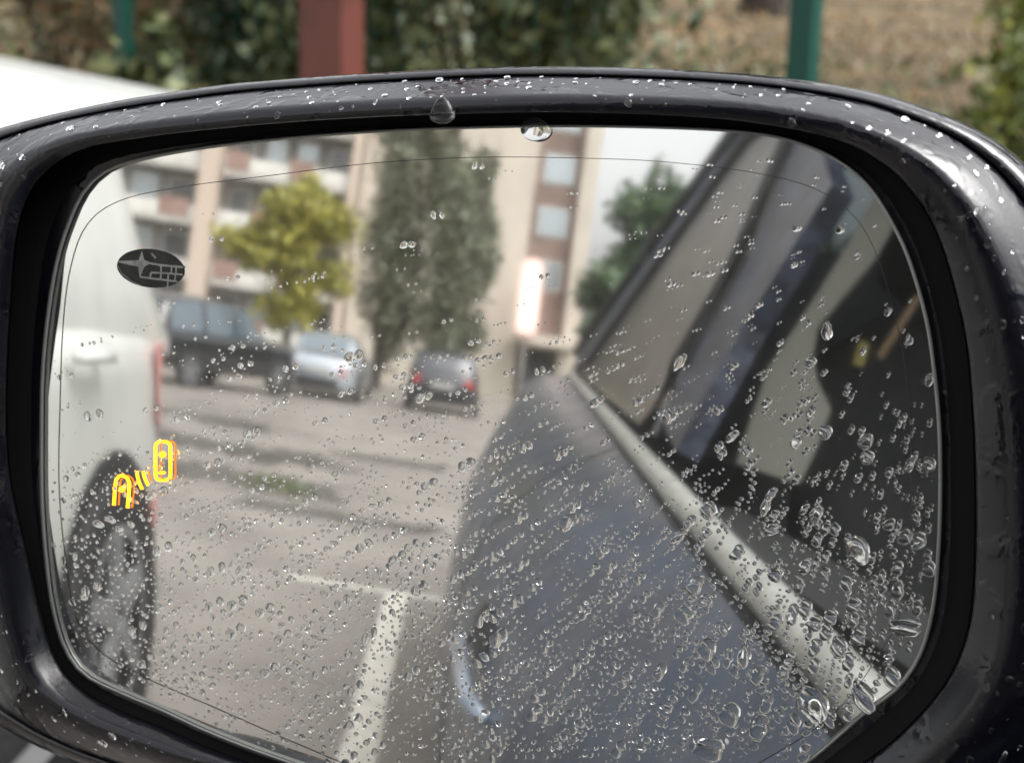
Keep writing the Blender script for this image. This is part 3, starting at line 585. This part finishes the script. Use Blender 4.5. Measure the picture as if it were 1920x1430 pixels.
# ------------------------------------------------------------------ the door mirror
vi = vray(870, 640); NM = unit(V3(0, -1, 0)-vi)
tt = ((MP-CP)@NM)/(vi@NM); RAD = 1.3; CEN = CP+vi*tt-NM*RAD
def on_glass(x, y, w_=0.):
    d = vray(x, y); oc = CP-CEN; b_ = oc@d; c_ = oc@oc-(RAD+w_)**2; t = -b_-math.sqrt(b_*b_-c_); P = CP+d*t; return P, (P-CEN)/np.linalg.norm(P-CEN)
def on_plane(x, y, w_):
    d = vray(x, y); return CP+d*(((MP+NM*w_-CP)@NM)/(d@NM))
def ring(px, n=200, ctr=(930, 820)):
    """closed Catmull-Rom through the outline, resampled by angle round the centre"""
    P = np.array(px, float); m_ = len(P); out = []
    for i in range(m_):
        p0, p1, p2, p3 = P[i-1], P[i], P[(i+1) % m_], P[(i+2) % m_]
        for t in np.linspace(0, 1, 14, endpoint=False):
            out.append(.5*((2*p1)+(-p0+p2)*t+(2*p0-5*p1+4*p2-p3)*t*t+(-p0+3*p1-3*p2+p3)*t**3))
    out = np.array(out); a = np.arctan2(out[:, 1]-ctr[1], out[:, 0]-ctr[0]); r = np.hypot(out[:, 0]-ctr[0], out[:, 1]-ctr[1])
    o = np.argsort(a); a, r = a[o], r[o]; th = np.linspace(-math.pi, math.pi, n, endpoint=False)
    rr = np.interp(th, np.concatenate([a-2*math.pi, a, a+2*math.pi]), np.tile(r, 3)); return np.stack([ctr[0]+rr*np.cos(th), ctr[1]+rr*np.sin(th)], 1)
GLASS = [(77, 800), (79, 700), (88, 600), (104, 500), (126, 425), (160, 355), (215, 312), (330, 284), (500, 262), (700, 246), (900, 238), (1100, 236), (1300, 241), (1420, 250), (1500, 268), (1570, 300), (1630, 350), (1680, 430), (1710, 500), (1738, 600), (1753, 700), (1762, 800), (1764, 920), (1760, 1040), (1750, 1140), (1727, 1225), (1685, 1290), (1622, 1338), (1514, 1430), (1420, 1490), (1250, 1545), (1050, 1560), (850, 1525), (700, 1480), (533, 1427), (400, 1377), (300, 1331), (233, 1303), (160, 1267), (123, 1220), (100, 1147), (87, 1060), (78, 940)]
LIP = [(12, 800), (13, 690), (19, 577), (33, 430), (70, 340), (150, 282), (280, 257), (430, 240), (600, 226), (825, 215), (1050, 211), (1260, 217), (1410, 230), (1560, 260), (1660, 310), (1725, 380), (1764, 455), (1794, 557), (1813, 650), (1823, 760), (1828, 885), (1829, 1000), (1824, 1120), (1808, 1205), (1770, 1285), (1693, 1372), (1622, 1428), (1500, 1500), (1300, 1575), (1050, 1600), (850, 1565), (650, 1485), (500, 1440), (400, 1405), (300, 1362), (220, 1330), (150, 1290), (105, 1235), (75, 1140), (47, 1020), (20, 900)]
SIL = [(-150, 780), (-150, 560), (-120, 350), (-70, 270), (30, 232), (200, 193), (330, 172), (430, 158), (560, 147), (700, 137), (850, 129), (1000, 125), (1150, 127), (1300, 133), (1450, 145), (1600, 168), (1700, 194), (1800, 232), (1870, 272), (1935, 330), (2010, 430), (2070, 560), (2110, 740), (2120, 950), (2100, 1150), (2050, 1330), (1950, 1480), (1780, 1600), (1450, 1700), (1050, 1720), (800, 1640), (600, 1545), (400, 1470), (300, 1470), (200, 1448), (100, 1412), (20, 1372), (-60, 1310), (-120, 1150), (-145, 960)]
rg, rl, rs = ring(GLASS), ring(LIP), ring(SIL)
def mixr(a, b, f): return a*(1-f)+b*f
def loop3(r, w_): return [on_plane(x, y, w_) for x, y in r]
CEN2 = np.array([930., 820.])
# mirror glass with exact curved normals
NR = 30; V = [on_glass(930, 820)[0]]; Nn = [on_glass(930, 820)[1]]; F = []
for k in range(1, NR+1):
    for x, y in CEN2+(rg-CEN2)*k/NR:
        P, n = on_glass(x, y); V.append(P); Nn.append(n)
n = len(rg)
for j in range(n): F.append((0, 1+j, 1+(j+1) % n))
for k in range(NR-1):
    for j in range(n): a = 1+k*n; F.append((a+j, a+n+j, a+n+(j+1) % n, a+(j+1) % n))
d0 = V[1]-V[0]; d1 = V[2]-V[0]
if np.cross(d0, d1)@NM < 0: F = [f[::-1] for f in F]

THR = np.arctan2(rg[:, 1]-820, rg[:, 0]-930)
WG = np.array([(on_glass(x, y)[0]-MP)@NM for x, y in rg])           # how far the curved glass lies behind the frame plane
HT = np.interp(THR, [-3.15, -2.9, -2.4, -1.5, -.6, 0, .8, 1.6, 2.4, 2.8, 3.0, 3.15], [.0055, .0075, .0080, .0065, .004, .003, .0012, .0008, .0008, .0012, .003, .0055])
def loopw(r, ws): return [on_plane(x, y, w_) for (x, y), w_ in zip(r, ws)]
LW = WG+HT
bez = [loopw(rg, WG-.002), loopw(mixr(rg, rl, .55), WG-.0015), loopw(rl, WG-.0012), loopw(rl, WG+HT*.4), loopw(rl, LW), loopw(mixr(rl, rs, .015), LW+.0009), loopw(mixr(rl, rs, .04), LW+.0013),
       loopw(mixr(rl, rs, .20), LW*.6+.4*.0065+.0013), loopw(mixr(rl, rs, .36), LW*.35+.65*.0060+.0006), loopw(mixr(rl, rs, .42), LW*.25+.75*.0046), loopw(mixr(rl, rs, .50), LW*.1+.9*.0025), loop3(mixr(rl, rs, .60), -.0004), loop3(mixr(rl, rs, .70), -.0032), loop3(mixr(rl, rs, .77), -.0052), loop3(mixr(rl, rs, .80), -.0090)]
wm = MB().loft(bez[::-1], True).build('wing_mirror', 'trim', own, True, label='wet glossy black door mirror frame seen close up')
gl = link('mirror_glass', V, F, 'mirror', wm, True, label='convex mirror glass covered in raindrops reflecting the car park')
gl.data.normals_split_custom_set_from_vertices([tuple(q) for q in Nn])
sh = [loop3(mixr(rl, rs, .80), -.0088), loop3(mixr(rl, rs, .825), -.0066), loop3(mixr(rl, rs, .89), -.0068), loop3(mixr(rl, rs, .96), -.0084)]
# rounded shell closing behind
U_, W_ = CR - NM*(CR@NM), CU - NM*(CU@NM); U_ = unit(U_); W_ = unit(np.cross(NM, U_)); W_ = W_ if W_@CU > 0 else -W_
base = np.array(loop3(mixr(rl, rs, 1.0), -.0108)); cen3 = base.mean(0)
for dw, sc in ((0, 1), (.006, 1.004), (.014, 1.0), (.026, .975), (.042, .92), (.058, .83), (.072, .68), (.082, .45), (.087, .2)):
    sh.append([cen3+(p-cen3)*sc-NM*dw for p in base])
MB().loft(sh[::-1], True, True).build('cap', 'capm', wm, True)
MB().loft([[CEN3 for CEN3 in loop3(rg, -.02)], loop3(CEN2+(rg-CEN2)*.5, -.02), loop3(CEN2+(rg-CEN2)*.02, -.02)], True).build('back_plate', 'gap', wm)
# well between glass and frame
MB().loft([loopw(CEN2+(rg-CEN2)*.985, WG-.003), loopw(mixr(rg, rl, .5), WG-.0012), loopw(mixr(rg, rl, .97), WG-.0009)], True).build('well', 'gap', wm)
# rim of the glass
rim = []
for f, w_ in ((.9995, -.004), (1.0035, -.002), (1.0035, -.0002), (1.001, .0008), (.9955, .0009), (.9945, .0002)):
    rim.append([on_glass(*(CEN2+(p-CEN2)*f), w_)[0] for p in rg])
MB().loft(rim, True).build('glass_rim', 'rim', wm, True)
# arm to the door
a0 = cen3-NM*.03+U_*.05-W_*.045
MB().tube([a0, a0*.5+V3(-.93, .07, .95)*.5+V3(0, .01, -.01), (-.90, .09, .95)], [.026, .024, .034], 12).build('mirror_arm', 'capm', wm, True)
# thin line running inside the edge
LN = [(112, 760), (110, 900), (119, 1020), (140, 1150), (178, 1212), (255, 1262), (400, 1325), (560, 1395), (700, 1450), (900, 1500), (1100, 1520), (1300, 1490), (1440, 1420), (1560, 1340), (1640, 1240), (1690, 1140), (1708, 1000), (1708, 850), (1698, 700), (1670, 560), (1620, 430), (1540, 360), (1420, 325), (1250, 304), (1100, 297), (900, 295), (700, 306), (500, 330), (330, 352), (220, 378), (160, 425), (130, 510), (117, 620)]
lr = ring(LN, 260)
def ribbon(px, wd, w_, m, name, closed=False, parent=None):
    P = np.array(px, float); n = len(P); A = []; B = []
    for i in range(n):
        d = P[(i+1) % n]-P[i-1] if closed else P[min(i+1, n-1)]-P[max(i-1, 0)]; d = d/np.hypot(*d); nn = np.array([-d[1], d[0]])*wd/2
        A.append(on_glass(*(P[i]+nn), w_)[0]); B.append(on_glass(*(P[i]-nn), w_)[0])
    m_ = n if closed else n-1
    return A+B, [(i, (i+1) % n, (i+1) % n+n, i+n) for i in range(m_)]
mb = MB(); k = int(len(lr)*.0); mb.add(*ribbon(lr, 1.2, .0001, 'line', 'x', True)); mb.build('edge_line', 'line', wm)
# etched emblem
ang = math.radians(7); E = []
for t in np.linspace(0, 2*math.pi, 48, endpoint=False):
    x, y = 63*math.cos(t), 36*math.sin(t); E.append(on_glass(282+x*math.cos(ang)-y*math.sin(ang), 503+x*math.sin(ang)+y*math.cos(ang), .0002)[0])
MB().add(E, [tuple(range(48))]).build('emblem', 'emb', wm, label='dark oval star emblem etched in the mirror')
mb = MB()
def pg(px): mb.add([on_glass(x, y, .00035)[0] for x, y in px], [tuple(range(len(px)))])
pg([(221, 489), (260, 488), (266, 470), (271, 488), (284, 493), (271, 500), (262, 521), (259, 500), (240, 496), (222, 492)])
for seg, wd in (([(266, 488), (283, 494), (300, 497), (344, 501)], 4), ([(283, 511), (310, 512), (343, 515)], 3.4), ([(263, 519), (284, 522), (310, 525), (333, 528)], 3.6), ([(302, 498), (302, 511)], 3.4), ([(322, 500), (321, 513)], 3), ([(330, 501), (330, 514)], 3),
                ([(283, 512), (281, 521)], 3.4), ([(302, 512), (301, 523)], 3.4), ([(315.5, 513), (315, 525)], 3.2), ([(329, 515), (328, 527)], 3), ([(315, 527), (314, 538)], 2.6), ([(284, 475), (292, 484)], 4), ([(221, 498), (228, 512), (245, 526), (264, 536)], 1.2)):
    mb.add(*ribbon(seg, wd, .00035, 'embl', 'x'))
mb.build('emblem_star', 'embl', wm)
# amber blind spot lamps: a car, two arcs, a second car
def icon(name, segs, dots, m='lamp'):
    mb = MB()
    for px, wd, cl in segs: mb.add(*ribbon(px, wd, .00012, '', '', cl))
    for (x, y, rx, ry) in dots: mb.add([on_glass(x+rx*math.cos(t), y+ry*math.sin(t), .00014)[0] for t in np.linspace(0, 2*math.pi, 16, endpoint=False)], [tuple(range(16))])
    return mb.build(name, m, wm)
def rr2(x0, y0, x1, y1, r, sk=0):
    P = []
    for cx, cy, a0 in ((x1-r, y1-r, 0), (x0+r, y1-r, 90), (x0+r, y0+r, 180), (x1-r, y0+r, 270)):
        for k in range(5): q = math.radians(a0+22.5*k); P.append((cx+r*math.cos(q), cy+r*math.sin(q)))
    return P
c1 = rr2(291, 828, 319, 900, 9)
icon('warning_lamp', [(c1, 5.4, True)], [(304, 852, 6.5, 6), (303, 886, 7, 3)])
c2 = [(213, 947), (215, 915), (217, 900), (223, 892), (230, 891), (238, 896), (242, 905), (241, 925), (238.5, 952)]
icon('warning_lamp', [(c2, 5.4, False)], [(228, 917, 6, 5.5)])
icon('warning_lamp', [([(256, 883), (257, 892), (260, 903), (266, 917)], 5.0, False), ([(268, 883), (270, 893), (273, 901), (277.5, 910)], 4.8, False)], [])
icon('lamp_ghost_image', [([(x+9.5, y-1) for x, y in c1], 2, True), ([(x+9, y) for x, y in c2], 2, False), ([(278.5, 883), (280, 893), (283.5, 903)], 2.5, False)], [], 'lampghost')  # icon's second image in the glass added as glowing strokes, with faint third arc

# ------------------------------------------------------------------ rain drops
def drop_mesh(px, py, r, asp, rot, gg, hgt=.5, n=14, rings=4, w0=.0020, V=None, F=None, surf=None, irr=.16):
    """a bead of water: flat foot and domed top, irregular outline"""
    if surf is None: P, N = on_glass(px, py, w0)
    else: P, N = surf
    u = unit(CR-N*(CR@N)); v_ = np.cross(N, u); v_ = v_ if v_@CU > 0 else -v_
    ph = [gg.uniform(0, 6.28) for _ in range(3)]; am = [irr*gg.uniform(.3, 1), irr*.6*gg.uniform(.3, 1), irr*.4*gg.uniform(.2, 1)]
    c, s = math.cos(rot), math.sin(rot); base = []
    for k in range(n):
        t = 2*math.pi*k/n; rr = r*(1+am[0]*math.cos(2*t+ph[0])+am[1]*math.cos(3*t+ph[1])+am[2]*math.cos(5*t+ph[2]))
        a, b_ = rr*math.cos(t)*asp, rr*math.sin(t)/asp; base.append((a*c-b_*s, a*s+b_*c))
    vs_ = []; fs = []
    for k in range(rings+1):
        q = k/rings*math.pi/2
        if k == rings: vs_.append(P+N*r*hgt)
        else:
            for a, b_ in base: vs_.append(P+(u*a+v_*b_)*math.cos(q)**.8+N*r*hgt*math.sin(q))
    for k in range(rings-1):
        for j in range(n): fs.append((k*n+j, k*n+(j+1) % n, (k+1)*n+(j+1) % n, (k+1)*n+j))
    top = rings*n
    for j in range(n): fs.append(((rings-1)*n+j, (rings-1)*n+(j+1) % n, top))
    k0 = len(vs_); vs_ += [P+(u*a+v_*b_) for a, b_ in base]; fs.append(tuple(k0+j for j in range(n-1, -1, -1)))
    return vs_, fs
def set_smooth(me, flat_sides):
    me.polygons.foreach_set('use_smooth', [len(p.vertices) < 8 for p in me.polygons])
MPP = DIST/FPX*1.0                                       # metres per photo pixel at the glass
def poly_in(x, y, P):
    ins = False; j = len(P)-1
    for i in range(len(P)):
        if (P[i][1] > y) != (P[j][1] > y) and x < (P[j][0]-P[i][0])*(y-P[i][1])/(P[j][1]-P[i][1])+P[i][0]: ins = not ins
        j = i
    return ins
inner = [tuple(CEN2+(p-CEN2)*.985) for p in rg[::3]]
gg = random.Random(11); D = []
BIG = [(1522, 1327, 27, 1.15, -1.0, 'largest raindrop near the bottom right edge of the mirror'), (1365, 1346, 17, 1, 0, 'round raindrop low on the reflected door left of the largest drop'), (1421, 1369, 17, 1.1, .8, 'raindrop just left below the largest drop'), (1336, 1379, 14, 1, 0, 'ring-like raindrop near the bottom of the glass'),
       (1322, 1224, 15, 1, .3, 'round raindrop on the reflected blue door panel'), (1418, 1271, 13, 1.1, 1.2, 'tall raindrop under the pale belt strip'), (1393, 1233, 15, 1.5, 1.5, 'upright elongated raindrop on the reflected door'), (1301, 1102, 14, 1.1, 1.2, 'raindrop left of the middle of the pale belt strip'), (1278, 1158, 14, 1.1, -.8, 'raindrop with a dark core on the reflected door'),
       (1608, 1035, 20, 1.3, -1, 'irregular raindrop in the dark cabin reflection above the belt strip'), (1529, 966, 12, 1, 0, 'raindrop high in the dark cabin reflection'), (1618, 1313, 20, 1.5, -.8, 'long dark raindrop at the lower end of the belt strip'), (1671, 1275, 14, 1.3, -.8, 'raindrop touching the right lower rim of the glass'), (1695, 1182, 17, 1.7, 0, 'wide bright raindrop by the right rim'),
       (1571, 1219, 14, 1.2, -.9, 'teardrop shaped raindrop on the pale belt strip'), (1435, 1325, 12, 1.1, 1, 'raindrop above the lowest right cluster'), (1327, 1411, 20, 1.4, 0, 'wide raindrop cut by the bottom of the picture'), (1721, 1018, 13, 1.1, 1, 'raindrop nearest the right rim at mid height'), (1683, 1111, 12, 1.2, 1, 'raindrop beside the right rim lower down'),
       (1325, 961, 13, 1.1, -.6, 'raindrop with a dark centre on the upper belt strip'), (1484, 1158, 13, 1.2, 1.3, 'raindrop in the middle of the pale belt strip'), (1060, 982, 14, 1.1, .9, 'single large raindrop near the centre of the glass'), (1622, 830, 12, 1, 1, 'raindrop right of the beige pillar foot'), (1486, 1364, 12, 1.2, -.8, 'raindrop below the largest drop'),
       (1271, 680, 10, 1.4, 1.2, 'raindrop on the reflected rear door glass'), (1115, 755, 9, 1.2, .4, 'raindrop at the upper end of the belt strip'), (930, 1200, 14, 1.1, 1.3, 'raindrop beside the reflected door handle'), (1600, 1395, 12, 1.3, .7, 'raindrop caught on the bottom right rim')]
for x, y, r, a, ro, l in BIG:
    if poly_in(x, y, inner): D.append((x, y, r, a, ro, l))
def sm(a, b, x): t = min(1, max(0, (x-a)/(b-a))); return t*t*(3-2*t)
N_ = 0; placed = []
while N_ < 5600:
    x = gg.uniform(70, 1770); y = gg.uniform(300, 1430)
    if not poly_in(x, y, inner): continue
    d = .015+.9*sm(420, 1280, y)
    if x < 300 and y < 860: d *= .35
    if 100 < x < 290 and y > 860: d = .95
    if x > 1200: d = max(d, .30)*(.85 if y > 700 else .6)
    if x > 1500 and y < 560: d *= .3
    if 830 < x < 1300 and y < 900: d *= .8
    if gg.random() > d: continue
    right = sm(1150, 1500, x)*sm(600, 900, y)
    med = 2.2+.6*sm(600, 1200, y)+1.1*right
    # streaks: a run of beads along the way the rain ran
    m_ = 1 if gg.random() < .70 else gg.randint(2, 4); dirn = math.radians(gg.uniform(5, 50)) if x < 1300 else math.radians(gg.uniform(30, 110))
    for k in range(m_):
        r = min(11, med*math.exp(gg.gauss(0, .52))); xx, yy_ = x+math.cos(dirn)*k*med*3.3+gg.uniform(-5, 5), y-math.sin(dirn)*k*med*3.3+gg.uniform(-5, 5)
        if not poly_in(xx, yy_, inner): continue
        D.append((xx, yy_, r, 1+abs(gg.gauss(0, .13)), gg.uniform(0, 3.14), None)); N_ += 1
# keep beads from running through each other
D.sort(key=lambda q: -q[2]); cell = {}; K = []
for q in D:
    ci, cj = int(q[0]//40), int(q[1]//40); ok = True
    for a in (-1, 0, 1):
        for b_ in (-1, 0, 1):
            for o in cell.get((ci+a, cj+b_), ()):
                if math.hypot(o[0]-q[0], o[1]-q[1]) < (o[2]+q[2])*1.08: ok = False; break
            if not ok: break
        if not ok: break
    if ok: cell.setdefault((ci, cj), []).append(q); K.append(q)
def region(x, y, r):
    """what the bead sits over in the mirror picture, and how large it is"""
    size = 'large' if r > 9 else ('middling' if r > 6.2 else 'small')
    lb = 700+(x-1070)*1.10                                     # the pale belt strip
    if x < 300 and y < 860: z = 'the reflected white car'
    elif x < 295: z = 'the dark reflected wheel'
    elif x > 1060 and abs(y-lb) < 45: z = 'the pale belt strip'
    elif x > 1090 and y < lb: z = 'the '+('upper' if y < 700 else ('middle' if y < 930 else 'lower'))+' cabin window reflection' + (' near the rim' if x > 1640 else '')
    elif x > 870 and y > 760+(980-x)*.5: z = 'the reflected blue door, '+('far part' if y < 1000 else ('middle part' if x < 1100 and y < 1200 else ('near the belt strip' if x > 1100 else 'by the handle')))
    elif y < 740: z = 'the reflected buildings and trees'
    elif 640 < x < 790 and y > 1100: z = 'the white bay line'
    else: z = 'the reflected asphalt '+('far back' if y < 950 else ('left of the bay line' if x < 640 else 'between line and door'))
    return size, z
stuff = MB()
for i, q in enumerate(K):
    big = q[2] > 8
    vs_, fs = drop_mesh(q[0], q[1], q[2]*MPP, q[3], q[4], gg, gg.uniform(.60, .98), 22 if big else (12 if q[2] > 3.4 else 9), 6 if big else 3, irr=.10 if not big else .13)
    if i < 245:
        a, b_ = region(q[0], q[1], q[2]); c0 = np.mean(vs_, axis=0)
        o = link('raindrop', [p-c0 for p in vs_], fs, 'water', None)
        o.location = tuple(c0); set_smooth(o.data, 0)
        tag(o, q[5] or f'{a} clear raindrop on the mirror over {b_}', 'raindrop', 'raindrops on the mirror glass' if q[5] else f'{a} raindrops over {b_}')
    else: stuff.add(vs_, fs)
o = stuff.build('fine_raindrops', 'water', label='hundreds of fine raindrops in slanting runs over the mirror glass', cat='raindrops', kind='stuff'); set_smooth(o.data, 0)
# half bead hanging at the top edge of the glass
vs_, fs = drop_mesh(1003, 243, 24*MPP, 1.15, 0, gg, .5, 24, 6, w0=.0012, irr=.03); o = link('raindrop', vs_, fs, 'water', label='flat round raindrop hanging from the top edge of the glass', cat='raindrop'); set_smooth(o.data, 0)
# drops on the frame
NB = len(rl)
def frame_pt(i, f):
    """point and normal on the front frame surface, f runs from the lip (0) to the outer edge (1)"""
    L_ = bez[6:14]; t = f*(len(L_)-1); k = min(int(t), len(L_)-2); e = t-k; j = i % NB
    P = L_[k][j]*(1-e)+L_[k+1][j]*e; du = L_[k+1][j]-L_[k][j]; dv = L_[k][(j+1) % NB]-L_[k][j-1]; n = unit(np.cross(du, dv)); n = n if n@NM > 0 else -n; return P, n
fm = MB(); cnt = 0
def where(th): 
    return 'right side' if abs(th) < .6 else ('lower left corner' if th > 2 else ('top edge' if -2.6 < th < -.6 else ('left side' if abs(th) > 2.4 else 'bottom edge')))
cand = []
for k in range(850):
    i = gg.randrange(NB); th = -math.pi+2*math.pi*i/NB; f = gg.uniform(.08, 1)
    if -2.6 < th < -.7 and f < .6 and gg.random() < .7: continue
    cand.append((min(13, 2.7*math.exp(gg.gauss(0, .6))), i, f, th))
cand.sort(reverse=True)
for k, (r, i, f, th) in enumerate(cand):
    P, n = frame_pt(i, f)
    vs_, fs = drop_mesh(0, 0, r*MPP, 1+abs(gg.gauss(0, .2)), gg.uniform(1, 2.2), gg, .5, 12, 4, surf=(P+n*.00004, n), irr=.15)
    if k < 50:
        o = link('raindrop', vs_, fs, 'water', label=f'small raindrop on the {where(th)} of the black mirror frame', cat='raindrop', group=f'raindrops on the {where(th)} of the frame'); set_smooth(o.data, 0)
    else: fm.add(vs_, fs)
o = fm.build('frame_raindrops', 'water', label='fine scattered raindrops over the black mirror frame', cat='raindrops', kind='stuff'); set_smooth(o.data, 0)
# hanging drip under the top of the frame
ti = int((math.atan2(205-820, 850-930)+math.pi)/(2*math.pi)*NB)
P, n = frame_pt(ti, .12); up = unit(W_)
DP = P+n*.0002-up*.0012; L = []
for z, r in ((.0030, .0003), (.0026, .0009), (.0018, .0014), (.0008, .0019), (-.0002, .0022), (-.0010, .0021), (-.0017, .0015), (-.0021, .0006)):
    L.append([DP+up*z+U_*r*1.25*math.cos(t)+n*(r*.8*math.sin(t)+.0005) for t in np.linspace(0, 2*math.pi, 18, endpoint=False)])
MB().loft(L, True, True).build('drip', 'water', None, True, label='fat drip of water hanging off the top of the mirror frame', cat='raindrop')
